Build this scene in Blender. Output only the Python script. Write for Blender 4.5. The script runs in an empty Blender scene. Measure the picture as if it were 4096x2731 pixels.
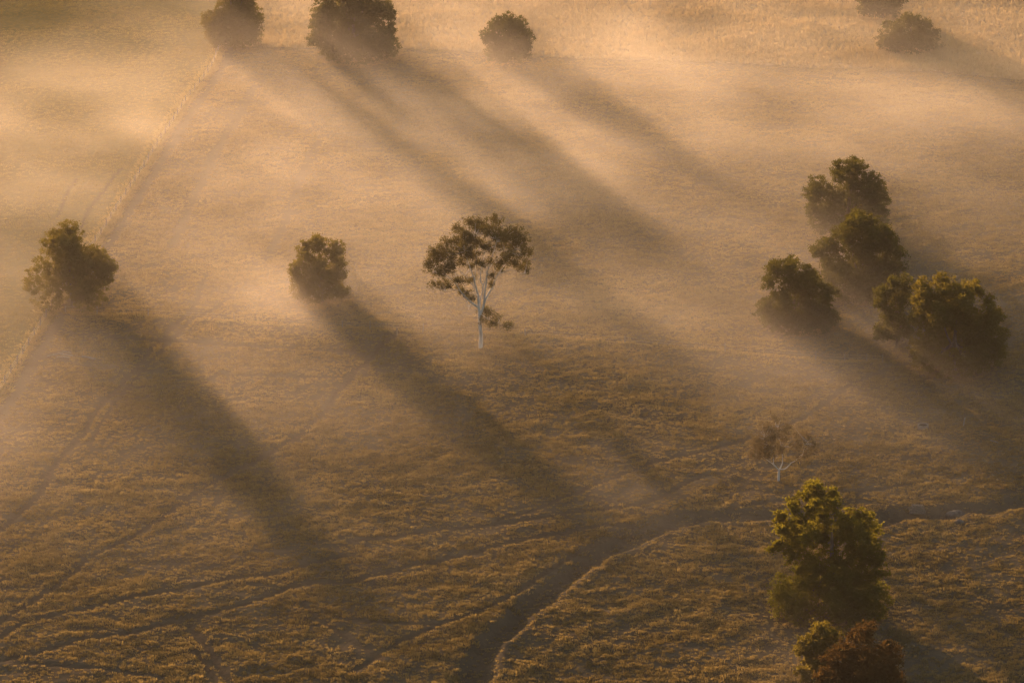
import bpy, math, random
import numpy as np
from mathutils import Vector
R = math.radians
rng = np.random.default_rng(7)
random.seed(7)
scene = bpy.context.scene
C = scene.collection

# ------------------------------------------------------------------ camera
CAM_H, PITCH, FPX = 169.0, R(18.0), 14970.0          # focal length in pixels of a 4096 px wide frame
cd = bpy.data.cameras.new('camera'); cam = bpy.data.objects.new('camera', cd); C.objects.link(cam)
cam.location = (0, 0, CAM_H); cam.rotation_euler = (R(90) - PITCH, 0, 0)
cd.sensor_width = 36.0; cd.lens = FPX / 4096 * 36.0; cd.clip_start = 1.0; cd.clip_end = 12000
scene.camera = cam
# ------------------------------------------------------------------ light
SUN_AZ, SUN_EL = R(-22.0), R(4.9)
w = bpy.data.worlds.new('World'); scene.world = w; w.use_nodes = True
nt = w.node_tree; nt.nodes.clear()
sky = nt.nodes.new('ShaderNodeTexSky'); sky.sky_type = 'NISHITA'; sky.sun_disc = False
sky.sun_elevation = SUN_EL; sky.sun_rotation = SUN_AZ; sky.air_density = 1.0; sky.dust_density = 2.0; sky.ozone_density = 1.0
bg = nt.nodes.new('ShaderNodeBackground'); bg.inputs['Strength'].default_value = 0.13
wo = nt.nodes.new('ShaderNodeOutputWorld')
nt.links.new(sky.outputs[0], bg.inputs[0]); nt.links.new(bg.outputs[0], wo.inputs[0])
sl = bpy.data.lights.new('sun', 'SUN'); sl.energy = 5.0; sl.angle = R(1.4); sl.color = (1.0, 0.59, 0.32)
sun = bpy.data.objects.new('sun', sl); C.objects.link(sun)
sv = Vector((math.sin(SUN_AZ) * math.cos(SUN_EL), math.cos(SUN_AZ) * math.cos(SUN_EL), math.sin(SUN_EL)))
sun.rotation_euler = (-sv).to_track_quat('-Z', 'Y').to_euler(); sun.location = sv * 900
vs = scene.view_settings
vs.view_transform = 'Standard'; vs.look = 'None'; vs.gamma = 1.0; vs.use_curve_mapping = False
vs.exposure = 1.1
cy = scene.cycles
w.cycles.sampling_method = 'NONE'
cy.sample_clamp_indirect = 4.0
cy.max_bounces = 6; cy.diffuse_bounces = 2; cy.transmission_bounces = 3; cy.volume_bounces = 3
cy.transparent_max_bounces = 16
cy.volume_step_rate = 1.0; cy.volume_max_steps = 512
HAZE_D, HAZE_G = 0.000026, 0.68
MIST_D, MIST_G, MIST_H, MIST_STEP = 0.016, 0.74, 3.4, 2.6

# ------------------------------------------------------------------ pixel <-> ground of the surveyed picture
cp, sp = math.cos(PITCH), math.sin(PITCH)
def ray(px, py):
    a = (np.asarray(px, float) - 2048) / FPX; b = -(np.asarray(py, float) - 1365.5) / FPX
    return a, cp + b * sp, -sp + b * cp
def G(px, py):                       # where the line of sight meets the flat field
    dx, dy, dz = ray(px, py); t = CAM_H / -dz
    return np.array([dx * t, dy * t]).T
def P(px, py, Y):                    # where it meets the upright plane at distance Y
    dx, dy, dz = ray(px, py); t = Y / dy
    return np.array([dx * t, np.full_like(np.asarray(t), Y), CAM_H + dz * t]).T
def PXM(x, y): return FPX / math.hypot(y * cp + CAM_H * sp, 0)   # pixels per metre there

# ------------------------------------------------------------------ noise and polyline tools
def vnoise(x, y, s, seed):
    x = np.asarray(x, float) / s; y = np.asarray(y, float) / s
    ix = np.floor(x).astype(np.int64); iy = np.floor(y).astype(np.int64); fx = x - ix; fy = y - iy
    fx = fx * fx * (3 - 2 * fx); fy = fy * fy * (3 - 2 * fy)
    def h(i, j):
        n = (i * 374761393 + j * 668265263 + seed * 1442695041) & 0xffffffff
        n = ((n ^ (n >> 13)) * 1274126177) & 0xffffffff
        return ((n ^ (n >> 16)) & 0xffff) / 65535.0
    return (h(ix, iy) * (1 - fx) + h(ix + 1, iy) * fx) * (1 - fy) + (h(ix, iy + 1) * (1 - fx) + h(ix + 1, iy + 1) * fx) * fy
def pdist(x, y, line):               # distance to a polyline and the signed side
    x = np.asarray(x, float); y = np.asarray(y, float)
    best = np.full(x.shape, 1e9); side = np.zeros(x.shape)
    for (ax, ay), (bx, by) in zip(line[:-1], line[1:]):
        vx, vy = bx - ax, by - ay; L = vx * vx + vy * vy + 1e-9
        t = np.clip(((x - ax) * vx + (y - ay) * vy) / L, 0, 1)
        d = np.hypot(x - ax - t * vx, y - ay - t * vy)
        m = d < best; best = np.where(m, d, best)
        side = np.where(m, np.sign(vx * (y - ay) - vy * (x - ax)), side)
    return best, side
def line_px(pts, ox=0, oy=0, s=1.0):
    p = np.array(pts, float); return G(ox + p[:, 0] / s, oy + p[:, 1] / s)
S = 1.568
GULLY = np.vstack([line_px([(700, 1800), (760, 1568), (830, 1390), (960, 1240), (1100, 1110), (1250, 990), (1400, 880), (1600, 745), (1800, 645), (2000, 565), (2195, 535)], 1400, 1731, S),
                   line_px([(150, 530), (300, 525), (600, 522), (900, 545), (1250, 560), (1400, 515), (1550, 500), (1700, 505), (1780, 470), (1950, 480), (2195, 440), (2500, 400)], 2696, 1731, S)])
TRACKS = [  # (polyline, half width, depth)
 (line_px([(250, 1760), (430, 1568), (530, 1470), (570, 1370), (640, 1270), (730, 1190), (830, 1080), (900, 1010), (960, 910), (1010, 890), (1090, 790), (1200, 690), (1240, 600), (1290, 460)], 0, 800, S), .34, .2),
 (line_px([(560, 1568), (620, 1420), (720, 1270), (900, 1060), (1080, 880), (1210, 740), (1330, 690), (1450, 600)], 0, 800, S), .25, .12),
 (line_px([(0, 620), (130, 500), (240, 400), (300, 300), (330, 230), (420, 110), (540, 0)], 0, 1731, S), .4, .2),
 (line_px([(-60, 1330), (0, 1290), (100, 1220), (250, 1170), (450, 1130), (620, 1090), (850, 1035), (1100, 1000), (1300, 960), (1500, 920), (1700, 905), (1850, 860), (2000, 810), (2195, 772)], 0, 1731, S), .4, .22),
 (line_px([(0, 690), (300, 660), (500, 620), (800, 602), (1000, 570), (1250, 535), (1450, 500), (1620, 490), (1800, 465), (1950, 415), (2100, 330), (2195, 290)], 1400, 1731, S), .4, .2),
 (line_px([(-60, 1440), (0, 1430), (200, 1400), (350, 1350), (500, 1310), (700, 1280), (900, 1250), (1050, 1200), (1250, 1150), (1450, 1110), (1650, 1040), (1850, 970), (2050, 945), (2195, 940)], 0, 1731, S), .45, .25),
 (line_px([(0, 935), (200, 890), (350, 840), (600, 800), (800, 750), (1000, 700), (1200, 660), (1400, 620), (1600, 590), (1780, 590)], 1400, 1731, S), .45, .25),
 (line_px([(-40, 1210), (200, 1070), (380, 950), (540, 800), (800, 680), (1000, 560), (1130, 450), (1300, 340), (1500, 230), (1650, 165), (1850, 40)], 0, 1731, S), .33, .18),
 (line_px([(1830, 1530), (2050, 1320), (2100, 1220), (2195, 1130)], 0, 800, S), .35, .18),
 (line_px([(0, 1110), (130, 990), (220, 890), (300, 830)], 1400, 800, S), .4, .2),
 (line_px([(1190, 1210), (1250, 1300), (1320, 1390), (1460, 1600)], 0, 1731, S), .35, .2),
 (line_px([(1220, 1370), (1290, 1460), (1360, 1600)], 0, 1731, S), .3, .18),
 (line_px([(1900, 1080), (2000, 1180), (2195, 1300), (2400, 1420)], 0, 1731, S), .3, .15),
 (line_px([(0, 1510), (300, 1320), (550, 1210), (750, 1150), (900, 1080), (1050, 1010), (1200, 900), (1400, 775), (1620, 660)], 1400, 1731, S), .35, .2),
 (line_px([(0, 1175), (150, 1190), (330, 1195), (520, 1200)], 1400, 1731, S), .3, .15),
 (line_px([(1400, 395), (1600, 430), (1800, 470), (2000, 510)], 1400, 1731, S), .28, .14),
 (line_px([(920, 560), (1150, 500), (1300, 440), (1450, 375), (1700, 280), (1900, 200), (2195, 130)], 1400, 1731, S), .3, .16),
 (line_px([(1330, 1050), (1100, 1150), (900, 1310), (700, 1410), (480, 1490), (200, 1580)], 2696, 800, S), .4, .2),
 (line_px([(1600, 310), (1340, 345), (1000, 380), (700, 430), (350, 480)], 2696, 1731, S), .3, .16),
 (line_px([(760, 1060), (740, 1080), (650, 1200), (560, 1310), (510, 1420)], 0, 0, S), .4, .1),
 (line_px([(480, 1130), (430, 1200), (360, 1370)], 0, 0, S), .35, .08),
 (line_px([(0, 1445), (200, 1460), (450, 1480), (700, 1505), (1000, 1550)], 0, 1731, S), .35, .18),
 (line_px([(700, 860), (960, 880), (1400, 905), (1900, 945), (2195, 950)], 0, 800, S), .5, .25),
 (line_px([(1500, 1105), (1800, 1110), (2195, 1120)], 0, 800, S), .4, .15),
]
MOWN = [(line_px([(1600, 560), (1450, 820), (1330, 1010), (1200, 1260), (1080, 1540)], 0, 0, S), 1.0),
        (line_px([(1990, 900), (1880, 1130), (1790, 1380), (1700, 1580)], 0, 0, S), .9)]
FENCE = line_px([(1010, -160), (940, 60), (880, 195), (845, 285), (800, 345), (740, 420), (640, 575), (582, 665), (500, 790), (383, 965), (249, 1165), (165, 1295), (109, 1385), (0, 1560), (-90, 1700)])
FENCE2 = line_px([(262, 1246), (388, 1254), (593, 1264), (938, 1284), (1370, 1312), (1693, 1328), (2100, 1350), (2500, 1376), (2900, 1404), (3263, 1430), (3378, 1438), (3531, 1442)])
MEADOW = line_px([(800, 60), (880, 190), (1100, 200), (1583, 200), (1900, 208), (2157, 224), (2412, 240), (2696, 246), (3142, 270), (3525, 281), (3780, 291), (4096, 323), (4500, 370)])

def gully_h(x, y):
    d, s = pdist(x, y, GULLY)
    d = d + (vnoise(x, y, 4.5, 5) - .5) * 1.0 + (vnoise(x, y, 1.2, 8) - .5) * .5
    wdt = 1.9
    cut = -1.05 * np.clip(1.2 - (np.maximum(d, 0) / wdt) ** 1.6, 0, 1)
    lip = .2 * np.clip(vnoise(x, y, 8, 6) * 1.6 - .45, 0, 1) * np.exp(-((d - wdt * 1.25) / .8) ** 2) * (s < 0)
    return cut + lip
def height(x, y, fine=True):
    x = np.asarray(x, float); y = np.asarray(y, float)
    z = (vnoise(x, y, 46, 1) - .5) * .9 + (vnoise(x, y, 17, 2) - .5) * .35
    near = (np.abs(x) < 190) & (y > 300) & (y < 900)
    z = z * np.where(near, 1, 1.0)
    return z + gully_h(x, y)
def H1(x, y): return float(height(np.array([x]), np.array([y]))[0])

# ------------------------------------------------------------------ object helpers
def tag(o, label=None, cat=None, group=None, kind=None):
    if label: o['label'] = label
    if cat: o['category'] = cat
    if group: o['group'] = group
    if kind: o['kind'] = kind
    return o
def link(o, parent=None):
    C.objects.link(o)
    if parent is not None: o.parent = parent
    return o
def mesh_np(name, V, F, mat, n=4, smooth=False):
    me = bpy.data.meshes.new(name); V = np.asarray(V, np.float32); F = np.asarray(F, np.int32)
    me.vertices.add(len(V)); me.vertices.foreach_set('co', V.ravel())
    me.loops.add(F.size); me.loops.foreach_set('vertex_index', F.ravel())
    me.polygons.add(len(F)); me.polygons.foreach_set('loop_start', np.arange(0, F.size, n, dtype=np.int32))
    me.polygons.foreach_set('loop_total', np.full(len(F), n, np.int32))
    if smooth: me.polygons.foreach_set('use_smooth', np.ones(len(F), bool))
    me.materials.append(mat); me.update(calc_edges=True)
    return me
def obj(name, me, parent=None, loc=None):
    o = bpy.data.objects.new(name, me); link(o, parent)
    if loc is not None: o.location = loc
    return o
def empty(name, loc):
    o = bpy.data.objects.new(name, None); o.location = loc; o.empty_display_size = .3; link(o); return o
def tube(pts, rad, n=8, cap=True):
    pts = np.asarray(pts, float); rad = np.asarray(rad, float); m = len(pts)
    tang = np.gradient(pts, axis=0); tang /= np.linalg.norm(tang, axis=1)[:, None] + 1e-9
    V = []
    ref = np.array([.31, .95, .05])
    for p, r, t in zip(pts, rad, tang):
        a = np.cross(t, ref); a /= np.linalg.norm(a) + 1e-9; b = np.cross(t, a)
        for k in range(n):
            q = 2 * math.pi * k / n; rr = r * (1 + .07 * math.sin(3 * q + p[2] * 1.7))
            V.append(p + rr * (math.cos(q) * a + math.sin(q) * b))
    F = [(i * n + k, i * n + (k + 1) % n, (i + 1) * n + (k + 1) % n, (i + 1) * n + k) for i in range(m - 1) for k in range(n)]
    if cap:
        for base, c in ((0, pts[0]), ((m - 1) * n, pts[-1])):
            V.append(c); ci = len(V) - 1
            F += [(base + k, base + (k + 1) % n, ci, ci) for k in range(n)] if False else []
            V.pop()
        F += [(k0, k1, k2, k3) for k0, k1, k2, k3 in ((0, 1, 2, 3), (0, 3, 4, 5), (0, 5, 6, 7))] if n == 8 else []
        e = (m - 1) * n
        F += [(e, e + 1, e + 2, e + 3), (e, e + 3, e + 4, e + 5), (e, e + 5, e + 6, e + 7)] if n == 8 else []
    return np.array(V), np.array(F)
def smooth_path(pts, k=4):
    pts = np.asarray(pts, float); out = []
    Q = np.vstack([2 * pts[0] - pts[1], pts, 2 * pts[-1] - pts[-2]])
    for i in range(1, len(Q) - 2):
        for j in range(k):
            t = j / k; a, b, c, d = Q[i - 1], Q[i], Q[i + 1], Q[i + 2]
            out.append(.5 * (2 * b + (c - a) * t + (2 * a - 5 * b + 4 * c - d) * t * t + (3 * b - a - 3 * c + d) * t ** 3))
    out.append(pts[-1]); return np.array(out)

# ------------------------------------------------------------------ materials
def newmat(name):
    m = bpy.data.materials.new(name); m.use_nodes = True; m.node_tree.nodes.clear(); return m, m.node_tree.nodes, m.node_tree.links
def ramp(N, stops):
    r = N.new('ShaderNodeValToRGB'); e = r.color_ramp.elements
    while len(e) < len(stops): e.new(.5)
    for q, (p, c) in zip(e, stops): q.position = p; q.color = (*c, 1)
    return r
def leaf_mat(name, dark, light, trans, tw=.45):
    m, N, L = newmat(name)
    tc = N.new('ShaderNodeTexCoord'); ns = N.new('ShaderNodeTexNoise'); ns.inputs['Scale'].default_value = 1.6; ns.inputs['Detail'].default_value = 3
    L.new(tc.outputs['Object'], ns.inputs['Vector'])
    r = ramp(N, [(.3, dark), (.7, light)]); L.new(ns.outputs['Fac'], r.inputs[0])
    d = N.new('ShaderNodeBsdfDiffuse'); L.new(r.outputs[0], d.inputs['Color'])
    t = N.new('ShaderNodeBsdfTranslucent'); t.inputs['Color'].default_value = (*trans, 1)
    mx = N.new('ShaderNodeMixShader'); mx.inputs[0].default_value = tw
    L.new(d.outputs[0], mx.inputs[1]); L.new(t.outputs[0], mx.inputs[2])
    o = N.new('ShaderNodeOutputMaterial'); L.new(mx.outputs[0], o.inputs[0]); return m
def grass_mat(name, c0, c1, t0, t1, tw=.5):
    m, N, L = newmat(name)
    at = N.new('ShaderNodeAttribute'); at.attribute_type = 'INSTANCER'; at.attribute_name = 'tint'
    r = ramp(N, [(0, c0), (1, c1)]); r2 = ramp(N, [(0, t0), (1, t1)])
    L.new(at.outputs['Fac'], r.inputs[0]); L.new(at.outputs['Fac'], r2.inputs[0])
    d = N.new('ShaderNodeBsdfDiffuse'); t = N.new('ShaderNodeBsdfTranslucent'); mx = N.new('ShaderNodeMixShader'); mx.inputs[0].default_value = tw
    L.new(r.outputs[0], d.inputs[0]); L.new(r2.outputs[0], t.inputs[0]); L.new(d.outputs[0], mx.inputs[1]); L.new(t.outputs[0], mx.inputs[2])
    o = N.new('ShaderNodeOutputMaterial'); L.new(mx.outputs[0], o.inputs[0]); return m
def rough_mat(name, stops, scale, rough=.85, stretch=(1, 1, 1), bump=.4):
    m, N, L = newmat(name)
    tc = N.new('ShaderNodeTexCoord'); mp = N.new('ShaderNodeMapping'); mp.inputs['Scale'].default_value = stretch
    ns = N.new('ShaderNodeTexNoise'); ns.inputs['Scale'].default_value = scale; ns.inputs['Detail'].default_value = 5
    L.new(tc.outputs['Object'], mp.inputs[0]); L.new(mp.outputs[0], ns.inputs['Vector'])
    r = ramp(N, stops); L.new(ns.outputs['Fac'], r.inputs[0])
    d = N.new('ShaderNodeBsdfPrincipled'); d.inputs['Roughness'].default_value = rough; d.inputs['Specular IOR Level'].default_value = .2
    b = N.new('ShaderNodeBump'); b.inputs['Strength'].default_value = bump; b.inputs['Distance'].default_value = .05
    L.new(ns.outputs['Fac'], b.inputs['Height']); L.new(b.outputs[0], d.inputs['Normal'])
    L.new(r.outputs[0], d.inputs['Base Color']); o = N.new('ShaderNodeOutputMaterial'); L.new(d.outputs[0], o.inputs[0]); return m
M_leaf = leaf_mat('tree_leaves', (.021, .027, .008), (.045, .052, .014), (.21, .19, .022), .28)
M_leaf_y = leaf_mat('yellow_green_leaves', (.030, .034, .009), (.062, .064, .015), (.30, .24, .03), .34)
M_leaf_b = leaf_mat('glossy_green_leaves', (.018, .024, .006), (.042, .050, .012), (.34, .30, .025), .36)
M_leaf_r = leaf_mat('rust_brown_leaves', (.045, .028, .012), (.078, .047, .017), (.17, .10, .025), .28)
M_gum = leaf_mat('gum_leaves', (.034, .037, .016), (.068, .068, .028), (.20, .16, .04), .28)
M_gum_pale = leaf_mat('pale_gum_leaves', (.085, .076, .052), (.14, .122, .08), (.22, .17, .09), .4)
M_bark = rough_mat('dark_bark', [(.3, (.07, .055, .045)), (.7, (.14, .115, .095))], 3, .9, (1, 1, .25))
M_white = rough_mat('white_bark', [(.25, (.34, .31, .29)), (.5, (.52, .49, .48)), (.8, (.64, .61, .60))], 1.2, .75, (1, 1, .5), .2)
M_post = rough_mat('weathered_wood', [(.3, (.10, .08, .065)), (.7, (.2, .17, .145))], 9, .9, (1, 1, .2))
M_palewood = rough_mat('pale_grey_wood', [(.3, (.15, .14, .14)), (.7, (.25, .24, .24))], 7, .85, (1, 1, .3))
M_wire = rough_mat('galvanised_wire', [(.3, (.45, .44, .43)), (.7, (.6, .59, .58))], 12, .35)
M_conc = rough_mat('old_concrete', [(.3, (.12, .11, .105)), (.7, (.2, .19, .18))], 6, .9)
M_water = rough_mat('dark_water', [(.3, (.02, .02, .02)), (.7, (.03, .03, .028))], 3, .08, bump=.05)
M_stone = rough_mat('lichen_stone', [(.3, (.07, .062, .056)), (.7, (.14, .125, .11))], 2.5, .9)
M_tuss = grass_mat('tussock_blades', (.076, .063, .036), (.215, .174, .092), (.18, .130, .036), (.45, .33, .11), .5)
M_past = grass_mat('pasture_blades', (.10, .095, .03), (.20, .17, .06), (.22, .17, .04), (.40, .31, .09), .5)
M_mead = grass_mat('meadow_blades', (.20, .155, .08), (.34, .27, .16), (.36, .25, .10), (.55, .40, .19), .5)

def ground_mat():
    m, N, L = newmat('field_ground')
    tc = N.new('ShaderNodeTexCoord'); at = N.new('ShaderNodeAttribute'); at.attribute_name = 'cover'
    sp_ = N.new('ShaderNodeSeparateColor'); L.new(at.outputs['Color'], sp_.inputs[0])
    n1 = N.new('ShaderNodeTexNoise'); n1.inputs['Scale'].default_value = .09; n1.inputs['Detail'].default_value = 6; n1.inputs['Roughness'].default_value = .65
    n2 = N.new('ShaderNodeTexNoise'); n2.inputs['Scale'].default_value = 1.6; n2.inputs['Detail'].default_value = 5
    L.new(tc.outputs['Object'], n1.inputs[0]); L.new(tc.outputs['Object'], n2.inputs[0])
    a = ramp(N, [(.3, (.075, .060, .042)), (.7, (.14, .11, .073))]); L.new(n1.outputs[0], a.inputs[0])      # dry grass thatch
    b = ramp(N, [(.3, (.115, .105, .038)), (.7, (.185, .155, .06))]); L.new(n1.outputs[0], b.inputs[0])     # grazed green pasture
    c = ramp(N, [(.3, (.07, .05, .033)), (.7, (.13, .095, .06))]); L.new(n2.outputs[0], c.inputs[0])      # bare soil
    d0 = ramp(N, [(.3, (.22, .17, .095)), (.7, (.32, .25, .15))]); L.new(n1.outputs[0], d0.inputs[0])       # tall pale meadow
    def mix(f, x, y):
        q = N.new('ShaderNodeMix'); q.data_type = 'RGBA'; L.new(f, q.inputs['Factor']); L.new(x, q.inputs[6]); L.new(y, q.inputs[7]); return q.outputs[2]
    col = mix(sp_.outputs[0], a.outputs[0], b.outputs[0]); col = mix(sp_.outputs[2], col, d0.outputs[0]); col = mix(sp_.outputs[1], col, c.outputs[0])
    s = N.new('ShaderNodeBsdfDiffuse'); L.new(col, s.inputs[0])
    bp = N.new('ShaderNodeBump'); bp.inputs['Strength'].default_value = .8; bp.inputs['Distance'].default_value = .25; L.new(n2.outputs[0], bp.inputs['Height']); L.new(bp.outputs[0], s.inputs['Normal'])
    o = N.new('ShaderNodeOutputMaterial'); L.new(s.outputs[0], o.inputs[0]); return m

# ------------------------------------------------------------------ the field
def track_field(x, y, wide=0.0):
    near = np.zeros(x.shape); dep = np.zeros(x.shape)
    for ln, hw, dp in TRACKS:
        hw = hw * .72; dp = dp * 1.2
        lo = ln.min(0) - 3; hi = ln.max(0) + 3
        m = (x > lo[0]) & (x < hi[0]) & (y > lo[1]) & (y < hi[1])
        if not m.any(): continue
        d, _ = pdist(x[m], y[m], ln)
        f = np.clip(1.5 - (d - wide) / (hw * 1.3), 0, 1)
        near[m] = np.maximum(near[m], f); dep[m] = np.maximum(dep[m], f * dp)
    return near, dep
def zones(x, y):
    _, s = pdist(x, y, FENCE); pasture = s < 0
    _, s2 = pdist(x, y, MEADOW); meadow = (s2 > 0) & ~pasture
    return pasture, meadow
def axis(lo, hi, step, far):
    core = np.arange(lo, hi + step / 2, step); g = []; d = step
    v = hi
    while v < far: d *= 1.35; v += d; g.append(v)
    h = []; d = step; v = lo
    while v > -far: d *= 1.35; v -= d; h.append(v)
    return np.array(h[::-1] + list(core) + g)
xs = axis(-135, 135, .55, 2500); ys = axis(375, 790, .62, 2500)
XX, YY = np.meshgrid(xs, ys)
xf, yf = XX.ravel(), YY.ravel()
core = (np.abs(xf) < 140) & (yf > 370) & (yf < 800)
pas = np.zeros(xf.shape, bool); mea = np.zeros(xf.shape, bool)
pas[core], mea[core] = zones(xf[core], yf[core])
tr = np.zeros(xf.shape); td = np.zeros(xf.shape); tr[core], td[core] = track_field(xf[core], yf[core])
zf = (vnoise(xf, yf, 46, 1) - .5) * .9 + (vnoise(xf, yf, 17, 2) - .5) * .35
gz = np.zeros(xf.shape); gz[core] = gully_h(xf[core], yf[core]); zf += gz
rough = (vnoise(xf, yf, 2.1, 3) - .5) * .26 + (vnoise(xf * .8, yf, 1.05, 4) - .5) * .18
zf += np.where(core, rough * np.where(pas, .35, 1.0) * (1 - tr), 0) - td
gv = np.column_stack([xf, yf, zf]); nx, ny = len(xs), len(ys)
ii = (np.arange(ny - 1)[:, None] * nx + np.arange(nx - 1)[None]).ravel()
gme = mesh_np('ground', gv, np.column_stack([ii, ii + 1, ii + 1 + nx, ii + nx]), ground_mat(), smooth=True)
ca = gme.color_attributes.new('cover', 'FLOAT_COLOR', 'POINT')
soil = np.maximum(tr * .85, np.clip(-gz / 1.0 - .15, 0, 1) * .6)
ca.data.foreach_set('color', np.column_stack([pas.astype(float), soil, mea.astype(float), np.ones(len(xf))]).astype(np.float32).ravel())
ground = obj('ground', gme); tag(ground, kind='structure')

# ------------------------------------------------------------------ grass (uncountable: one object per sward)
def tuft(name, mat, blades, spread, lean, hh, wid, seed):
    r = np.random.default_rng(seed); V = []; F = []
    for b in range(blades):
        q = r.uniform(0, 2 * math.pi); d = spread * math.sqrt(r.uniform(0, 1)); bx, by = d * math.cos(q), d * math.sin(q)
        h = hh * r.uniform(.55, 1.1) * (1 - .35 * (d / spread) ** 2); o = q + r.uniform(-.7, .7); l = lean * r.uniform(.4, 1.3)
        wx, wy = -math.sin(o + r.uniform(-.8, .8)) * wid * r.uniform(.6, 1.2), math.cos(o + r.uniform(-.8, .8)) * wid * r.uniform(.6, 1.2)
        mx_, my_ = bx + math.cos(o) * l * .35, by + math.sin(o) * l * .35; tx, ty = bx + math.cos(o) * l, by + math.sin(o) * l
        i = len(V)
        V += [(bx - wx, by - wy, -.06), (bx + wx, by + wy, -.06), (mx_ + wx * .8, my_ + wy * .8, h * .66), (mx_ - wx * .8, my_ - wy * .8, h * .66), (tx + wx * .25, ty + wy * .25, h), (tx - wx * .25, ty - wy * .25, h * .98)]
        F += [(i, i + 1, i + 2, i + 3), (i + 3, i + 2, i + 4, i + 5)]
    me = mesh_np(name, V, F, mat); return bpy.data.objects.new(name, me)
def sward(name, label, cat, protos, pts, rot, scl, var, tint):
    col = bpy.data.collections.new(name + '_tufts')
    for p in protos: col.objects.link(p)
    me = bpy.data.meshes.new(name); me.vertices.add(len(pts)); me.vertices.foreach_set('co', np.asarray(pts, np.float32).ravel())
    for nm, ty, arr, key in (('rot', 'FLOAT', rot, 'value'), ('scl', 'FLOAT_VECTOR', scl, 'vector'), ('var', 'INT', var, 'value'), ('tint', 'FLOAT', tint, 'value')):
        a = me.attributes.new(nm, ty, 'POINT'); a.data.foreach_set(key, np.asarray(arr, np.int32 if ty == 'INT' else np.float32).ravel())
    me.update(); o = obj(name, me); tag(o, label, cat, kind='stuff')
    ng = bpy.data.node_groups.new(name, 'GeometryNodeTree')
    ng.interface.new_socket('Geometry', in_out='INPUT', socket_type='NodeSocketGeometry'); ng.interface.new_socket('Geometry', in_out='OUTPUT', socket_type='NodeSocketGeometry')
    N, L = ng.nodes, ng.links
    gi = N.new('NodeGroupInput'); go = N.new('NodeGroupOutput'); ci = N.new('GeometryNodeCollectionInfo')
    ci.inputs['Collection'].default_value = col; ci.inputs['Separate Children'].default_value = True; ci.inputs['Reset Children'].default_value = True
    ip = N.new('GeometryNodeInstanceOnPoints'); ip.inputs['Pick Instance'].default_value = True
    def na(nm, ty):
        q = N.new('GeometryNodeInputNamedAttribute'); q.data_type = ty; q.inputs['Name'].default_value = nm; return q.outputs['Attribute']
    cx = N.new('ShaderNodeCombineXYZ'); L.new(na('rot', 'FLOAT'), cx.inputs[2])
    L.new(gi.outputs[0], ip.inputs['Points']); L.new(ci.outputs[0], ip.inputs['Instance']); L.new(na('var', 'INT'), ip.inputs['Instance Index'])
    L.new(cx.outputs[0], ip.inputs['Rotation']); L.new(na('scl', 'FLOAT_VECTOR'), ip.inputs['Scale']); L.new(ip.outputs[0], go.inputs[0])
    md = o.modifiers.new('scatter', 'NODES'); md.node_group = ng
    return o
def scatter(step, seed):
    r = np.random.default_rng(seed)
    gx, gy = np.meshgrid(np.arange(-128, 128, step), np.arange(378, 788, step))
    x = gx.ravel() + r.uniform(-.55, .55, gx.size) * step; y = gy.ravel() + r.uniform(-.55, .55, gx.size) * step
    m = np.abs(x) < (y * .1368 + 18); return x[m], y[m], r
def field_z(x, y):
    i = np.clip(np.searchsorted(xs, x) - 1, 0, nx - 2); j = np.clip(np.searchsorted(ys, y) - 1, 0, ny - 2)
    Z = zf.reshape(ny, nx); u = (x - xs[i]) / (xs[i + 1] - xs[i]); v = (y - ys[j]) / (ys[j + 1] - ys[j])
    return (Z[j, i] * (1 - u) + Z[j, i + 1] * u) * (1 - v) + (Z[j + 1, i] * (1 - u) + Z[j + 1, i + 1] * u) * v

x, y, r = scatter(.5, 11); pa, me_ = zones(x, y); tr_, _ = track_field(x, y, .14); gd, _ = pdist(x, y, GULLY)
fd, fs = pdist(x, y, FENCE); f2, _ = pdist(x, y, FENCE2)
patch = .35 * vnoise(x, y, 6.5, 21) + .45 * vnoise(x * .7, y, 1.5, 22) + .2 * vnoise(x, y, 19, 23)
mown = np.zeros(x.shape)
for ln, hw in MOWN:
    d, _ = pdist(x, y, ln); mown = np.maximum(mown, np.clip(1.4 - d / hw, 0, 1))
mown = np.maximum(mown, np.clip(1.4 - np.abs(fd - 2.3) / .9, 0, 1) * (fs > 0))
keep = ~pa & ~me_ & (r.uniform(0, 1, x.shape) > np.clip(tr_ * 1.6, 0, 1)) & ((gd > 2.0 + r.uniform(-.6, .4, x.shape)) | (r.uniform(0, 1, x.shape) < .35))
strip = 2.0 * np.clip(1.5 - fd / .8, 0, 1) + .8 * np.clip(1.2 - f2 / .8, 0, 1)
keep &= r.uniform(0, 1, x.shape) < strip + np.clip(.55 + 1.3 * (patch - .32), .4, 1)
keep &= (r.uniform(0, 1, x.shape) > mown * .85) | (strip > .5)
sc = (.45 + 1.0 * np.clip(patch - .2, 0, 1) + r.uniform(-.2, .3, x.shape)) * (1 - .4 * mown) * (1 + .5 * strip)
gs = np.clip((gd - 1.4) / 2.2, 0, 1) ; sc = sc * np.where(gd < 4.2, .75 + .25 * gs + .5 * (vnoise(x, y, 5, 24) - .5), 1.0)
big = r.uniform(0, 1, x.shape) < .10; sc = np.where(big, sc * 1.35, sc)
x1, y1 = x[keep], y[keep]; s1 = sc[keep]
scl = np.column_stack([s1 * r.uniform(.9, 1.5, s1.shape), s1 * r.uniform(.8, 1.2, s1.shape), s1 * r.uniform(.8, 1.15, s1.shape)])
tint = np.clip(.15 + .9 * (.55 * vnoise(x1, y1, 9, 31) + .45 * r.uniform(0, 1, x1.shape)) + .3 * strip[keep] - .1, 0, 1)
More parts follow.
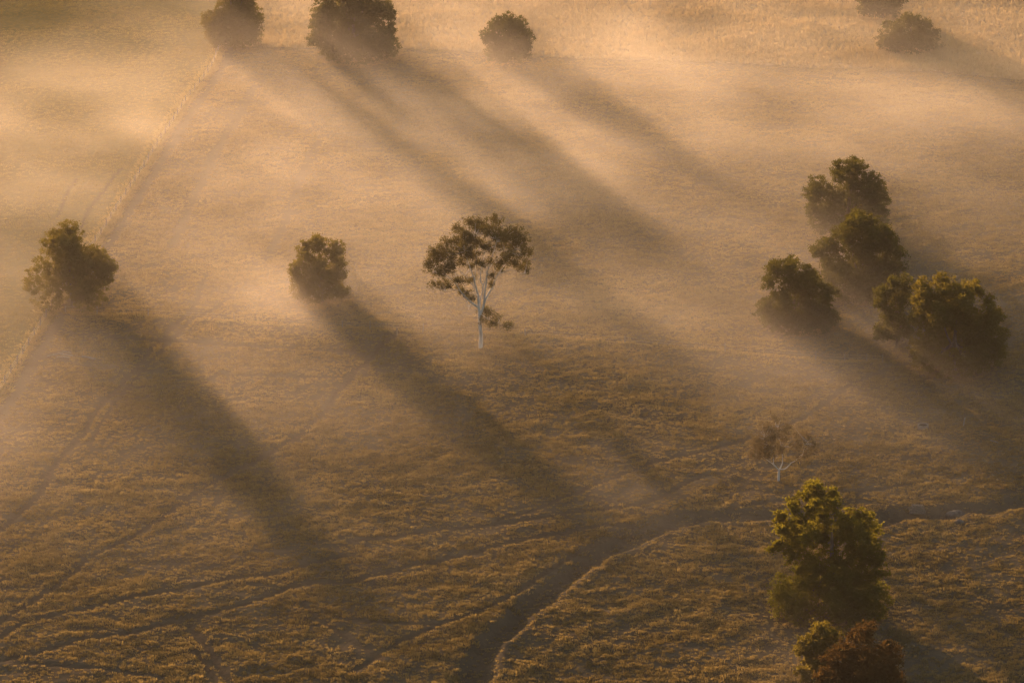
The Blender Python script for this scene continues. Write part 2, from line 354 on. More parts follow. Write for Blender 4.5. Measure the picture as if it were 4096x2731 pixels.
sward('tussock_grass', 'dry golden tussock grass covering the middle paddock', 'grass',
      [tuft('tussock_%d' % k, M_tuss, 22, .26, .17, .25, .036, 100 + k) for k in range(4)],
      np.column_stack([x1, y1, field_z(x1, y1)]), r.uniform(-.5, .5, x1.shape), scl, r.integers(0, 4, x1.shape), tint)
x, y, r = scatter(1.0, 12); pa, me_ = zones(x, y); tr_, _ = track_field(x, y); fd, _ = pdist(x, y, FENCE)
keep = pa & (r.uniform(0, 1, x.shape) > np.clip(tr_ * 1.5, 0, 1)); strip = np.clip(1.5 - fd / .9, 0, 1)[keep]; x1, y1 = x[keep], y[keep]
s1 = (.5 + .6 * vnoise(x1, y1, 7, 41) + r.uniform(-.1, .2, x1.shape)) * (1 + 2.0 * strip)
sward('pasture_grass', 'short green gold grazed pasture beyond the post fence', 'grass',
      [tuft('pasture_%d' % k, M_past, 22, .5, .2, .17, .06, 200 + k) for k in range(3)],
      np.column_stack([x1, y1, field_z(x1, y1)]), r.uniform(0, 6.28, x1.shape), np.column_stack([s1 * 1.1, s1 * 1.1, s1]), r.integers(0, 3, x1.shape),
      np.clip(.1 + .8 * vnoise(x1, y1, 14, 42) + strip * .5 + r.uniform(-.2, .2, x1.shape), 0, 1))
x, y, r = scatter(.85, 13); pa, me_ = zones(x, y)
keep = me_ & ~pa; x1, y1 = x[keep], y[keep]; s1 = .75 + .5 * vnoise(x1, y1, 8, 51) + r.uniform(-.2, .25, x1.shape)
sward('meadow_grass', 'tall pale uncut meadow grass behind the row of trees', 'grass',
      [tuft('meadow_%d' % k, M_mead, 24, .42, .16, .72, .045, 300 + k) for k in range(3)],
      np.column_stack([x1, y1, field_z(x1, y1)]), r.uniform(0, 6.28, x1.shape), np.column_stack([s1, s1, s1]), r.integers(0, 3, x1.shape),
      np.clip(.2 + .6 * vnoise(x1, y1, 11, 52) + r.uniform(-.2, .3, x1.shape), 0, 1))

# ------------------------------------------------------------------ trees
def leaf_quads(cen, size, r, droop=0.0):
    n = len(cen); a = r.normal(size=(n, 3)); a[:, 2] -= droop; a /= np.linalg.norm(a, axis=1)[:, None]
    b = np.cross(a, r.normal(size=(n, 3))); b /= np.linalg.norm(b, axis=1)[:, None] + 1e-9
    s = size * r.uniform(.6, 1.35, n)[:, None]; a = a * s * .62; b = b * s * .36
    V = np.stack([cen - a, cen + b * 1.0, cen + a, cen - b * 1.0], 1).reshape(-1, 3)
    return V
def shell(n, r):
    v = r.normal(size=(n, 3)); return v / np.linalg.norm(v, axis=1)[:, None]
def crown_mesh(name, lobes, mat, r, leaf=.27, sub=.46, per=22, dens=8.0, inner=True, up=.25):
    cs = []
    for (c, rad, f) in lobes:
        n = max(6, int(dens * f * rad * rad)); d = shell(n, r); d[:, 2] = d[:, 2] * .92
        sc_ = c + d * rad * r.uniform(.72, 1.03, (n, 1))
        k = np.repeat(sc_, per, axis=0); ss = sub * r.uniform(.55, 1.25, (n, 1)); ss = np.repeat(ss, per, axis=0)
        cs.append(k + r.normal(size=k.shape) * ss * np.array([.55, .55, .42]))
    cen = np.concatenate(cs); V = leaf_quads(cen, leaf, r)
    if inner:
        ic = np.concatenate([c + shell(int(16 * rad * rad) + 4, r) * rad * .55 * r.uniform(.2, 1, (int(16 * rad * rad) + 4, 1)) for c, rad, f in lobes if f > .6])
        V = np.concatenate([V, leaf_quads(ic, .8, r)])
    n = len(V) // 4; F = np.arange(n * 4).reshape(n, 4)
    return mesh_np(name, V, F, mat)
def dense_tree(label, base, lobes, ox=0, oy=0, s=1.0, mat=None, group=None, seed=1, leaf=.23, per=38, dens=11.0, trunk_r=.34, bark=None, depth=.85, name='tree', skirt=12, skirt_f=.8):
    r = np.random.default_rng(seed); bx, by = G(*base); bz = H1(bx, by); k = PXM(bx, by)
    L_ = [(P(ox + t[0] / s, oy + t[1] / s, by) - np.array([bx, by, bz]), 1.07 * t[2] / s / k, t[3] if len(t) > 3 else 1.0) for t in lobes]
    half = max(abs(c[0]) + q * .6 for c, q, f in L_); mid = np.mean([c[0] for c, q, f in L_])
    out = []
    for c, q, f in L_:
        lim = math.sqrt(max(.05, 1 - ((c[0] - mid) / (half * 1.05)) ** 2)) * half * depth
        d1 = r.uniform(-.55, .35) * lim; out.append((c + np.array([0, d1, 0]), q, f))
        if q > 1.0:
            d2 = d1 + r.choice([-1, 1]) * lim * r.uniform(.5, .8); out.append((c + np.array([r.uniform(-.3, .3), np.clip(d2, -lim, lim), -q * .25]), q * .8, f))
    out = [(np.array([c[0], c[1], max(c[2], q * .75 + .15)]), q, f) for c, q, f in out]
    zl = min(c[2] for c, q, f in out)
    for j in range(skirt):                                  # low boughs that close the crown downwards
        a_ = 2 * math.pi * (j + r.uniform(-.3, .3)) / max(skirt, 1); q = half * r.uniform(.24, .36)
        out.append((np.array([mid + math.cos(a_) * half * .68, math.sin(a_) * half * .6, max(q * .75 + .3, zl * r.uniform(.55, .85))]), q, skirt_f))
    root = empty(name, (bx, by, bz)); tag(root, label, 'tree', group)
    top = max(c[2] for c, q, f in out)
    bole = np.array([[0, 0, -.35], [.05, .02, top * .12], [-.05, .08, top * .28], [mid * .25, 0, top * .48], [mid * .45, .1, top * .72]])
    p = smooth_path(bole); V, F = tube(p, np.linspace(trunk_r, trunk_r * .28, len(p)), 8)
    V[:8, :2] *= 1.5
    obj('trunk', mesh_np('trunk', V, F, bark or M_bark, smooth=True), root)
    for c, q, f in sorted(out, key=lambda t: -t[1])[:8]:
        t0 = r.uniform(.25, .7); a = p[int(t0 * (len(p) - 1))]
        m_ = (a + c) / 2 + np.array([0, 0, -.12 * np.linalg.norm(c - a)]); e = a + (c - a) * .93
        lp = smooth_path([a, m_, e]); V, F = tube(lp, np.linspace(trunk_r * .42, trunk_r * .1, len(lp)), 8)
        obj('limb', mesh_np('limb', V, F, bark or M_bark, smooth=True), root)
    obj('crown', crown_mesh('crown', out, mat or M_leaf, r, leaf=leaf, per=per, dens=dens), root)
    return root
def gum_tree(label, base, paths, clumps, ox, oy, s, mat, seed, base_r, per, leaf, depth=3.6, low=None):
    r = np.random.default_rng(seed); bx, by = G(*base); bz = H1(bx, by); k = PXM(bx, by)
    def W(u, v): return P(ox + u / s, oy + v / s, by) - np.array([bx, by, bz])
    root = empty('gum_tree', (bx, by, bz)); tag(root, label, 'tree')
    ends = []
    for i, (nm, pts, r0, r1, dd) in enumerate(paths):
        q = np.array([W(u, v) for u, v in pts]); t = np.linspace(0, 1, len(q)); q[:, 1] += dd[0] + (dd[1] - dd[0]) * t
        if i == 0: q[0, 2] = -.3
        p = smooth_path(q, 5); V, F = tube(p, r0 + (r1 - r0) * np.linspace(0, 1, len(p)) ** .8, 8)
        if i == 0: V[:8, :2] = V[:8, :2] * 1.35
        obj(nm, mesh_np(nm, V, F, M_white, smooth=True), root)
        ends += [p[j] for j in range(len(p) // 2, len(p))]
    ends = np.array(ends); lob = []
    cx_ = np.mean([W(u, v)[0] for u, v, _ in clumps])
    hw = max(abs(W(u, v)[0] - cx_) for u, v, _ in clumps)
    for u, v, q in clumps:
        c = W(u, v); lim = depth * math.sqrt(max(.08, 1 - ((c[0] - cx_) / (hw * 1.05)) ** 2)); c[1] += r.uniform(-1, 1) * lim
        lob.append((c, q / s / k))
    low_l = [l for l in lob if low and l[0][2] < low]; hi_l = [l for l in lob if l not in low_l] if not low else [l for l in lob if l[0][2] >= low]
    # twigs from the nearest branch point to each clump
    TV = []; TF = []; n0 = 0
    for c, q in lob:
        d = np.linalg.norm((ends - c) * np.array([1, .6, 1]), axis=1) + np.where(ends[:, 2] > c[2] + .2, 2.0, 0); a = ends[np.argmin(d)]
        for tw in range(3):
            e = c + r.normal(size=3) * q * .45; m_ = (a + e) / 2 + np.array([0, 0, -.06 * np.linalg.norm(e - a)]) + r.normal(size=3) * .08
            lp = smooth_path([a, m_, e], 3); V, F = tube(lp, np.linspace(.045 if tw == 0 else .03, .012, len(lp)), 4, cap=False); TV.append(V); TF.append(F + n0); n0 += len(V)
    tw = obj('twigs', mesh_np('twigs', np.concatenate(TV), np.concatenate(TF), M_white), root); tw['kind'] = 'stuff'
    def cm(nm, L_):
        V = []
        for c, q in L_:
            nsub = max(4, int(20 * (q / .5) ** 1.6)); sc_ = c + r.normal(size=(nsub, 3)) * q * np.array([.72, .72, .55])
            kk = np.repeat(sc_, per, axis=0); V.append(leaf_quads(kk + r.normal(size=kk.shape) * .17, leaf, r, droop=.5))
        V = np.concatenate(V); n = len(V) // 4
        return obj(nm, mesh_np(nm, V, np.arange(n * 4).reshape(n, 4), mat), root)
    cm('crown', hi_l)
    if low_l: cm('low_foliage', low_l)
    return root

gum_paths = [
 ('trunk', [(750, 1515), (753, 1380), (746, 1280), (738, 1180), (734, 1090), (728, 1000), (722, 900)], .36, .15, (0, 0)),
 ('limb', [(722, 905), (705, 840), (685, 760), (672, 690), (640, 600), (600, 480), (570, 380)], .14, .035, (0, -1.5)),
 ('limb', [(734, 1060), (745, 970), (770, 880), (775, 820), (750, 770), (748, 690), (765, 610), (790, 500), (800, 380)], .15, .03, (0, 1.6)),
 ('limb', [(775, 825), (800, 770), (812, 700), (800, 600)], .09, .03, (.6, 1.6)),
 ('limb', [(745, 1120), (775, 1040), (790, 960), (795, 870), (805, 800), (818, 720), (830, 620), (855, 520), (900, 400), (930, 280)], .2, .035, (0, -.8)),
 ('limb', [(793, 985), (830, 900), (870, 840), (910, 740), (945, 680), (1010, 600), (1080, 500), (1130, 420)], .15, .03, (-.2, .9)),
 ('limb', [(945, 690), (1020, 648), (1080, 630), (1140, 630), (1200, 650), (1240, 640)], .06, .02, (.3, -1.2)),
 ('limb', [(850, 870), (880, 840), (910, 838)], .045, .015, (.1, -.5)),
 ('limb', [(722, 1040), (660, 995), (600, 940), (545, 880), (500, 810), (450, 740), (390, 690), (330, 660), (260, 640)], .16, .03, (0, -.9)),
 ('limb', [(525, 850), (450, 830), (390, 840), (330, 820), (250, 810)], .06, .018, (-.5, -1.4)),
 ('limb', [(495, 800), (480, 700), (440, 610), (400, 520)], .06, .02, (-.5, 1.2)),
 ('limb', [(705, 845), (660, 800), (620, 740), (560, 700), (490, 640), (420, 560)], .08, .025, (-.2, 1.3)),
 ('limb', [(685, 760), (690, 640), (700, 520), (690, 400), (680, 280)], .07, .022, (-.3, .8)),
 ('limb', [(830, 620), (870, 560), (930, 480), (1000, 400)], .06, .02, (-.5, -1.5)),
 ('limb', [(910, 740), (900, 660), (940, 560), (1000, 470)], .05, .018, (.4, 1.4)),
 ('limb', [(640, 990), (625, 1030), (610, 1060)], .035, .012, (-.1, -.5)),
 ('limb', [(745, 1110), (800, 1145), (870, 1185), (960, 1205), (1060, 1225)], .05, .015, (0, -.8)),
]
gum_clumps = [(170,600,55),(230,540,65),(240,450,55),(300,600,70),(380,580,60),(290,400,50),(370,330,60),(440,400,65),(430,500,50),(500,250,60),(520,350,60),(560,200,55),(600,300,50),(640,180,60),(700,220,60),(740,160,45),(660,280,45),(540,540,45),(640,500,45),(600,420,40),(720,320,40),(840,140,55),(900,130,55),(950,170,50),(850,230,50),(920,230,45),(800,330,40),(900,340,50),(980,400,60),(1050,400,65),(1080,290,55),(1030,200,45),(1090,190,40),(1180,240,55),(1200,290,45),(1130,330,40),(1000,300,40),(1040,480,45),(960,500,40),(1240,430,45),(1200,480,40),(1280,470,25),(1130,520,40),(1180,570,40),(1250,600,40),(1250,650,25),(930,580,40),(850,500,35),(760,480,40),(730,610,30),(550,680,45),(640,640,35),(870,670,35),(980,690,30),(870,770,28),(640,810,40),(590,890,40),(660,900,30),(520,890,40),(220,810,35),(300,810,30),(370,780,40),(410,770,25),(320,850,20),(480,690,30),(800,1110,45),(840,1140,45),(870,1200,40),(950,1195,30),(1040,1180,30),(1050,1220,30),(1100,1265,15),(780,1170,30),(690,380,45),(560,450,40),(830,420,40),(760,250,45),(480,460,40),(340,520,45),(640,360,45),(880,440,40),(1110,440,45),(600,230,45),(470,320,50),(300,480,45),(1150,400,40),(700,440,35),(790,180,40),(560,290,45),(1000,230,40),(1130,230,40)]
gum_tree('tall white trunked gum tree with a domed open crown standing alone', (1922, 1398), gum_paths, gum_clumps, 1650, 850, 2.75, M_gum, 5, .36, 20, .165, low=5.2)
g2_paths = [
 ('trunk', [(735, 1262), (738, 1150), (742, 1080), (745, 1020)], .2, .14, (0, 0)),
 ('limb', [(742, 1030), (690, 970), (645, 910), (640, 830), (630, 700), (540, 560), (480, 400)], .12, .02, (0, -.8)),
 ('limb', [(748, 1030), (790, 950), (810, 890), (800, 700), (760, 500), (720, 330)], .1, .02, (0, .9)),
 ('limb', [(750, 1015), (850, 1000), (930, 930), (960, 890), (1030, 850), (1080, 800), (1140, 775), (1200, 600), (1240, 500)], .1, .02, (0, -.5)),
 ('limb', [(665, 935), (610, 900), (540, 860), (400, 760), (300, 680)], .06, .015, (-.2, .6)),
]
g2_clumps = [(560,240,90),(700,220,90),(820,260,90),(900,330,60),(450,330,90),(560,400,110),(700,380,110),(350,430,90),(280,530,80),(420,560,100),(560,560,110),(720,560,100),(230,680,60),(330,700,90),(250,800,60),(450,700,90),(600,680,90),(850,480,70),(820,680,80),(1100,440,90),(1250,480,100),(1350,560,70),(1150,560,100),(1300,650,80),(1080,680,60),(1200,720,70),(980,560,40)]
gum_tree('small thin pale gum tree with a forked white trunk above the gully', (3114, 1930), g2_paths, g2_clumps, 2950, 1650, 4.48, M_gum_pale, 8, .2, 13, .16, depth=2.6)

T1 = [(276,937,54),(215,975,52,.8),(304,1013,70),(375,1051,64),(176,1051,48,.55),(428,1077,36),(253,1080,70),(335,1105,58),(138,1100,38,.55),(125,1135,28,.5),(410,1115,40),(342,1140,44),(250,1140,50,.5),(180,1140,40,.5)]
dense_tree('broad olive green tree on the fence line between pasture and tussocks', (288, 1222), T1, seed=21, mat=M_leaf_y, skirt=7, skirt_f=.6)
T2 = [(1272,967,36),(1224,986,34),(1339,996,38),(1282,1034,60),(1196,1043,34),(1355,1053,34),(1186,1091,30),(1253,1091,52),(1330,1091,48),(1375,1091,18),(1291,1120,42)]
dense_tree('small round crowned green tree alone in the tussocks beside the white gum', (1290, 1205), T2, seed=22, mat=M_leaf_y, trunk_r=.26, dens=10.0, skirt=11, skirt_f=.7)
grp = None
R1 = [(640,100,66),(760,110,80),(840,170,85),(720,200,95),(900,230,66),(480,220,76),(440,280,56),(600,270,76),(860,330,85),(920,370,56),(440,380,52),(560,380,66),(700,370,85),(990,330,22),(790,270,76)]
dense_tree('spreading tree with a notched crown, uppermost of the misty clump', (3390, 930), R1, 3000, 620, 1.782, seed=23)
R2 = [(760,465,85),(850,500,85),(960,540,76),(700,580,105),(830,620,115),(980,630,76),(560,650,66),(490,700,52),(1060,690,52),(640,740,85),(800,760,105),(960,760,85),(1050,780,58),(560,790,52),(760,860,85),(920,850,76)]
dense_tree('tall dark tree with a narrow dome top in the middle of the misty clump', (3445, 1172), R2, 3000, 620, 1.782, seed=24)
R3 = [(285,750,50),(390,800,66),(190,830,72),(290,860,105),(430,890,85),(140,900,48),(230,970,85),(380,990,95),(530,950,60),(610,980,30),(520,1050,52),(130,1050,62),(250,1090,76),(400,1100,76),(550,1080,28)]
dense_tree('dark tree with two peaked tufts on top beside the misty clump', (3172, 1300), R3, 3000, 620, 1.782, seed=25)
R4a = [(1020,910,46),(1110,910,52),(950,970,62),(1060,1010,85),(930,1050,48),(1000,1110,76),(1080,1170,66)]
dense_tree('slender green tree leaning against the widest tree of the clump', (3585, 1385), R4a, 3000, 620, 1.782, seed=26, trunk_r=.25)
R4b = [(1240,940,70),(1390,925,70),(1500,930,76),(1200,1000,56),(1330,1010,105),(1480,1030,105),(1610,990,70),(1690,1050,56),(1240,1090,76),(1370,1130,105),(1530,1140,105),(1680,1160,85),(1760,1140,48),(1180,1190,48),(1790,1260,48),(1300,1240,95),(1480,1260,105),(1650,1270,105),(1750,1330,66)]
dense_tree('widest tree of the clump with a gold lit domed crown', (3815, 1465), R4b, 3000, 620, 1.782, seed=27, mat=M_leaf_y, trunk_r=.45)
B1 = [(930,225,85),(1080,235,80),(840,300,85),(980,330,115),(1110,310,66),(690,370,85),(1330,370,80),(1430,430,75),(570,480,80),(780,470,115),(1000,500,135),(1220,500,135),(1400,560,125),(1530,640,70),(620,620,90),(540,760,72),(760,680,145),(1000,730,165),(1250,720,165),(1470,760,115),(1590,850,62),(480,830,42),(700,860,115),(900,930,145),(1150,920,170),(1400,920,145),(1540,950,85),(800,1060,105),(1050,1090,145),(1300,1080,150),(1470,1080,85),(900,1200,95),(1150,1220,115)]
dense_tree('big dense dark green tree with sunlit yellow top beside the gully', (3325, 2455), B1, 2900, 1880, 2.529, seed=28, trunk_r=.5, mat=M_leaf_b)
B2 = [(620,240,85),(720,260,66),(540,330,85),(660,370,95),(450,400,76),(600,450,105),(500,520,60),(560,560,80)]
dense_tree('yellow green tree next to the rusty brown tree below the big one', (3255, 2760), B2, 3000, 2400, 2.146, seed=29, mat=M_leaf_y, trunk_r=.25)
B3 = [(980,245,80),(1050,255,48),(880,330,56),(1180,340,56),(1000,430,160),(1190,440,105),(830,460,105),(730,570,130),(950,600,190),(1170,590,140),(640,620,80),(850,720,180),(1080,720,180),(1230,720,110)]
dense_tree('rusty brown crowned tree with a small green knob on top', (3440, 2890), B3, 3000, 2400, 2.146, seed=30, mat=M_leaf_r, trunk_r=.35)
F1 = [(900,60,55),(960,40,64),(850,75,44),(1000,70,50),(940,110,54),(880,120,42),(1015,110,36),(832,95,26),(925,-20,55),(985,-40,55),(900,-70,50),(960,-100,55),(925,-150,45)]
dense_tree('dark round tree at the far end of the post fence', (925, 190), F1, seed=31, mat=M_leaf_y)
F2 = [(1300,30,52),(1380,20,66),(1460,20,66),(1530,42,46),(1565,52,23),(1290,90,50),(1380,90,70),(1470,80,56),(1540,105,36),(1568,98,20),(1270,140,42),(1360,150,56),(1450,150,56),(1535,150,42),(1400,-20,56)]
dense_tree('wide spreading tree wrapped in mist at the meadow edge', (1410, 240), F2, seed=32, trunk_r=.42)
F3 = [(2030,82,36),(1990,100,38),(2075,97,33),(2050,130,46),(2100,140,38),(1960,140,33),(2000,160,42),(2090,172,38),(2040,178,42),(1945,158,20)]
dense_tree('small compact rounded tree standing on the meadow edge', (2030, 248), F3, seed=33)
F4 = [(830,260,76),(980,235,85),(1100,280,85),(1220,305,66),(1320,390,42),(740,320,52),(900,370,76),(1080,400,95),(1220,430,56),(780,400,48),(1000,490,76),(650,500,36),(1150,500,56)]
dense_tree('low flat topped tree half hidden by mist in the meadow', (3645, 200), F4, 3300, 0, 2.955, seed=34)
F5 = [(3480,-22,48),(3540,-18,48),(3590,-25,40),(3450,-2,20),(3540,8,38)]
dense_tree('misty tree in the meadow above the low flat topped tree', (3530, 70), F5, seed=35)

# ------------------------------------------------------------------ fences and small things
def post_mesh(name, h, r0, mat, n=8):
    V, F = tube([[0, 0, -.25], [.01, 0, h * .3], [0, .01, h * .7], [.012, 0, h]], [r0 * 1.05, r0, r0 * .96, r0 * .88], n); return mesh_np(name, V, F, mat, smooth=False)
def walk(line, step):
    seg = np.hypot(*(np.diff(line, axis=0).T)); cum = np.concatenate([[0], np.cumsum(seg)]); out = []
    for d in np.arange(.5, cum[-1], step):
        i = min(np.searchsorted(cum, d) - 1, len(seg) - 1); i = max(i, 0); out.append(line[i] + (line[i + 1] - line[i]) * ((d - cum[i]) / seg[i]))
    return np.array(out)
def fence(label, pts, h, pr, pmat, levels, wr, seed):
    r = random.Random(seed); o0 = np.array([*pts[0], 0.0]); root = empty('wire_fence', o0); tag(root, label, 'fence')
    pm = post_mesh('post', h, pr, pmat); zs = [H1(*p) for p in pts]
    for p, z in zip(pts, zs):
        o = obj('post', pm, root, (p[0] - o0[0], p[1] - o0[1], z)); o.rotation_euler = (r.uniform(-.05, .05), r.uniform(-.06, .06), r.uniform(0, 6)); o.scale = (1, 1, r.uniform(.88, 1.1))
    for lv in levels:
        q = []
        for i, (p, z) in enumerate(zip(pts, zs)):
            q.append([p[0] - o0[0] + .06, p[1] - o0[1], z + lv])
            if i + 1 < len(pts):
                n_, zn = pts[i + 1], zs[i + 1]; q.append([(p[0] + n_[0]) / 2 - o0[0] + .06, (p[1] + n_[1]) / 2 - o0[1], (z + zn) / 2 + lv - .05])
        V, F = tube(q, np.full(len(q), wr), 4, cap=False); obj('wire', mesh_np('wire', V, F, M_wire), root)
fence('long fence of dark posts and wire between pasture and tussocks', walk(FENCE, 4.4), 1.35, .085, M_post, (.45, .8, 1.15), .012, 3)
fence('low fence of widely spaced pale posts crossing the tussock paddock', np.vstack([FENCE2[:5], G(np.array([1480, 1693]), np.array([1318, 1328])), FENCE2[6:10], G(np.array([3378, 3468, 3531]), np.array([1438, 1441, 1442]))]), 1.25, .07, M_palewood, (.6, 1.0), .005, 4)

def log_thing(name, label, a, b, r0, mat, lift=.0, group=None, cat='log'):
    pa_, pb = G(*a), G(*b); za, zb = H1(*pa_), H1(*pb); c = (pa_ + pb) / 2; o0 = np.array([c[0], c[1], (za + zb) / 2])
    A = np.array([*pa_, za + r0 * .6 + lift]) - o0; B = np.array([*pb, zb + r0 * .6 + lift]) - o0; m_ = (A + B) / 2 + np.array([.03, .05, .02])
    p = smooth_path([A, m_, B], 3); V, F = tube(p, np.linspace(r0, r0 * .8, len(p)), 8); root = obj(name, mesh_np(name, V, F, mat, smooth=False), None, o0); tag(root, label, cat, group); return root
def c3(u, v): return (u / 4.126, 1180 + v / 4.126)
log_thing('fallen_pole', 'longest pale pole of the heap lying near the fence', c3(780, 1022), c3(1042, 968), .13, M_palewood, .2)
log_thing('fallen_pole', 'short pale pole crossing on top of the heap near the fence', c3(1040, 972), c3(1165, 990), .10, M_palewood, .42)
log_thing('fallen_pole', 'pale pole at the lower edge of the heap near the fence', c3(945, 1028), c3(1150, 1040), .12, M_palewood, .14)
log_thing('fallen_pole', 'slanting pale pole in the middle of the heap near the fence', c3(1005, 1002), c3(1200, 1030), .11, M_palewood, .3)
log_thing('fallen_log', 'single thick pale log lying apart from the pole heap', c3(1355, 1035), c3(1570, 1078), .17, M_palewood, .2)
log_thing('fallen_pole', 'thin pale pole lying in the grass below the wide misty tree', (3960, 1772), (3992, 1783), .08, M_palewood, .25)
pl = G(3853, 1702); o = obj('leaning_post', post_mesh('leaning_post', 1.2, .09, M_palewood), None, (*pl, H1(*pl))); o.rotation_euler = (0, .2, .4); tag(o, 'leaning pale post standing alone below the wide misty tree', 'post')
st = G(1588, 1338); V, F = tube([[0, 0, -.2], [0, 0, .4], [.02, 0, .95]], [.17, .15, .13], 8); o = obj('strainer_post', mesh_np('strainer_post', V, F, M_post), None, (*st, H1(*st))); tag(o, 'short thick weathered post where a track meets the low fence', 'post')
# round trough
tp = G(3692, 1712); root = empty('water_trough', (*tp, H1(*tp))); tag(root, 'round pale concrete water trough in the misty grass', 'trough')
prof = [(.74, -.2), (.76, .5), (.70, .53), (.64, .5), (.62, .12)]; nn = 24
V = [(q * math.cos(2 * math.pi * k / nn), q * math.sin(2 * math.pi * k / nn), z) for q, z in prof for k in range(nn)]
F = [(i * nn + k, i * nn + (k + 1) % nn, (i + 1) * nn + (k + 1) % nn, (i + 1) * nn + k) for i in range(len(prof) - 1) for k in range(nn)]
obj('rim', mesh_np('rim', V, F, M_conc, smooth=True), root)
V = [(.63 * math.cos(2 * math.pi * k / nn), .63 * math.sin(2 * math.pi * k / nn), .36) for k in range(nn)] + [(0, 0, .36)]
obj('water', mesh_np('water', V, [(k, (k + 1) % nn, nn) for k in range(nn)], M_water, n=3), root)
# timber stack on the gully bank
tp = G(3668, 2036); bz = H1(*tp); root = empty('timber_stack', (*tp, bz)); tag(root, 'rounded stack of old grey timber on the gully bank', 'timber')
V, F = tube([[-1.0, 0, 0], [-.3, .02, .01], [.4, -.01, 0], [1.0, 0, .01]], [.15, .16, .155, .14], 8); lm = mesh_np('log', V, F, M_post)
rr = random.Random(9)
for row, (cnt, z) in enumerate(((5, .16), (4, .42), (3, .68), (2, .92))):
    for j in range(cnt):
        o = obj('log', lm, root, (rr.uniform(-.12, .12), (j - (cnt - 1) / 2) * .31, z)); o.rotation_euler = (rr.uniform(0, 6), 0, rr.uniform(-.06, .06)); o.scale = (1 - row * .1, 1, 1)
def boulder(label, px, py, sx, sy, sz, seed):
    import bmesh
    c = G(px, py); bm = bmesh.new(); bmesh.ops.create_icosphere(bm, subdivisions=3, radius=1); r = np.random.default_rng(seed); k = r.normal(size=(6, 3)) * 1.6; ph = r.uniform(0, 6, 6)
    for v in bm.verts:
        d = 1 + sum(.05 * math.sin(k[i] @ np.array(v.co) * 1.6 + ph[i]) for i in range(6)); v.co = Vector((v.co.x * sx * d, v.co.y * sy * d, v.co.z * sz * d))
    me = bpy.data.meshes.new('boulder'); bm.to_mesh(me); bm.free(); me.materials.append(M_stone); o = obj('boulder', me, None, (*c, H1(*c) + sz * .25)); tag(o, label, 'rock')
boulder('low grey rounded boulder on the gully bank beside the timber stack', 3822, 2038, 1.3, .9, .7, 2)
boulder('small dark stone in the grass just below the gully', 3838, 2092, .55, .4, .35, 4)

# ------------------------------------------------------------------ air: even haze, and the patchy ground mist lying in the field
def box(name, lo, hi, mat):
    V = [(x_, y_, z_) for z_ in (lo[2], hi[2]) for y_ in (lo[1], hi[1]) for x_ in (lo[0], hi[0])]
    F = [(0, 2, 3, 1), (4, 5, 7, 6), (0, 1, 5, 4), (2, 6, 7, 3), (0, 4, 6, 2), (1, 3, 7, 5)]
    return obj(name, mesh_np(name, V, F, mat))
m, N, L = newmat('haze_air'); pv = N.new('ShaderNodeVolumePrincipled'); pv.inputs['Color'].default_value = (.92, .88, .86, 1); pv.inputs['Density'].default_value = HAZE_D; pv.inputs['Anisotropy'].default_value = HAZE_G
o = N.new('ShaderNodeOutputMaterial'); L.new(pv.outputs[0], o.inputs['Volume'])
zmin = float(zf.min())
hz = box('haze', (-2650, -2650, zmin - 1.2), (2650, 2650, CAM_H + 6), m); tag(hz, 'thin golden morning haze filling the air', 'haze', kind='stuff')

m, N, L = newmat('mist_air'); pv = N.new('ShaderNodeVolumePrincipled'); pv.inputs['Color'].default_value = (.96, .93, .92, 1); pv.inputs['Anisotropy'].default_value = MIST_G; pv.inputs['Density'].default_value = 1.0
o = N.new('ShaderNodeOutputMaterial'); L.new(pv.outputs[0], o.inputs['Volume'])
m.cycles.volume_step_rate = MIST_STEP
M_mist = m
MLO, MHI = (-150.0, 350.0, zmin - .8), (150.0, 830.0, 15.0)
ms = box('mist', (-1, 400, 1), (1, 402, 2), M_mist); tag(ms, 'patchy low morning mist lying over the field', 'mist', kind='stuff')
ng = bpy.data.node_groups.new('mist', 'GeometryNodeTree')
ng.interface.new_socket('Geometry', in_out='INPUT', socket_type='NodeSocketGeometry'); ng.interface.new_socket('Geometry', in_out='OUTPUT', socket_type='NodeSocketGeometry')
N, L = ng.nodes, ng.links
pos = N.new('GeometryNodeInputPosition'); sep = N.new('ShaderNodeSeparateXYZ'); L.new(pos.outputs[0], sep.inputs[0])
def math_(op, a, b=None, c=None, clamp=False):
    q = N.new('ShaderNodeMath'); q.operation = op; q.use_clamp = clamp
    for i, v in enumerate((a, b, c)):
        if v is None: continue
        if isinstance(v, (int, float)): q.inputs[i].default_value = v
        else: L.new(v, q.inputs[i])
    return q.outputs[0]
def noise(scale, detail, rough_=.55, off=0):
    vr = N.new('ShaderNodeVectorRotate'); vr.rotation_type = 'Z_AXIS'; vr.inputs['Angle'].default_value = R(-28)
    mp = N.new('ShaderNodeVectorMath'); mp.operation = 'MULTIPLY_ADD'; mp.inputs[1].default_value = scale; mp.inputs[2].default_value = (off, off * .7, off * .3)
    q = N.new('ShaderNodeTexNoise'); q.inputs['Scale'].default_value = 1.0; q.inputs['Detail'].default_value = detail; q.inputs['Roughness'].default_value = rough_
    L.new(pos.outputs[0], vr.inputs['Vector']); L.new(vr.outputs[0], mp.inputs[0]); L.new(mp.outputs[0], q.inputs['Vector']); return q.outputs[0]
n1 = noise((1 / 24, 1 / 46, 1 / 9), 4, .58, 3.1)
wisp = N.new('ShaderNodeMapRange'); wisp.interpolation_type = 'SMOOTHSTEP'; L.new(n1, wisp.inputs[0]); wisp.inputs[1].default_value = .32; wisp.inputs[2].default_value = .72; wisp.inputs[3].default_value = .25; wisp.inputs[4].default_value = 1.25
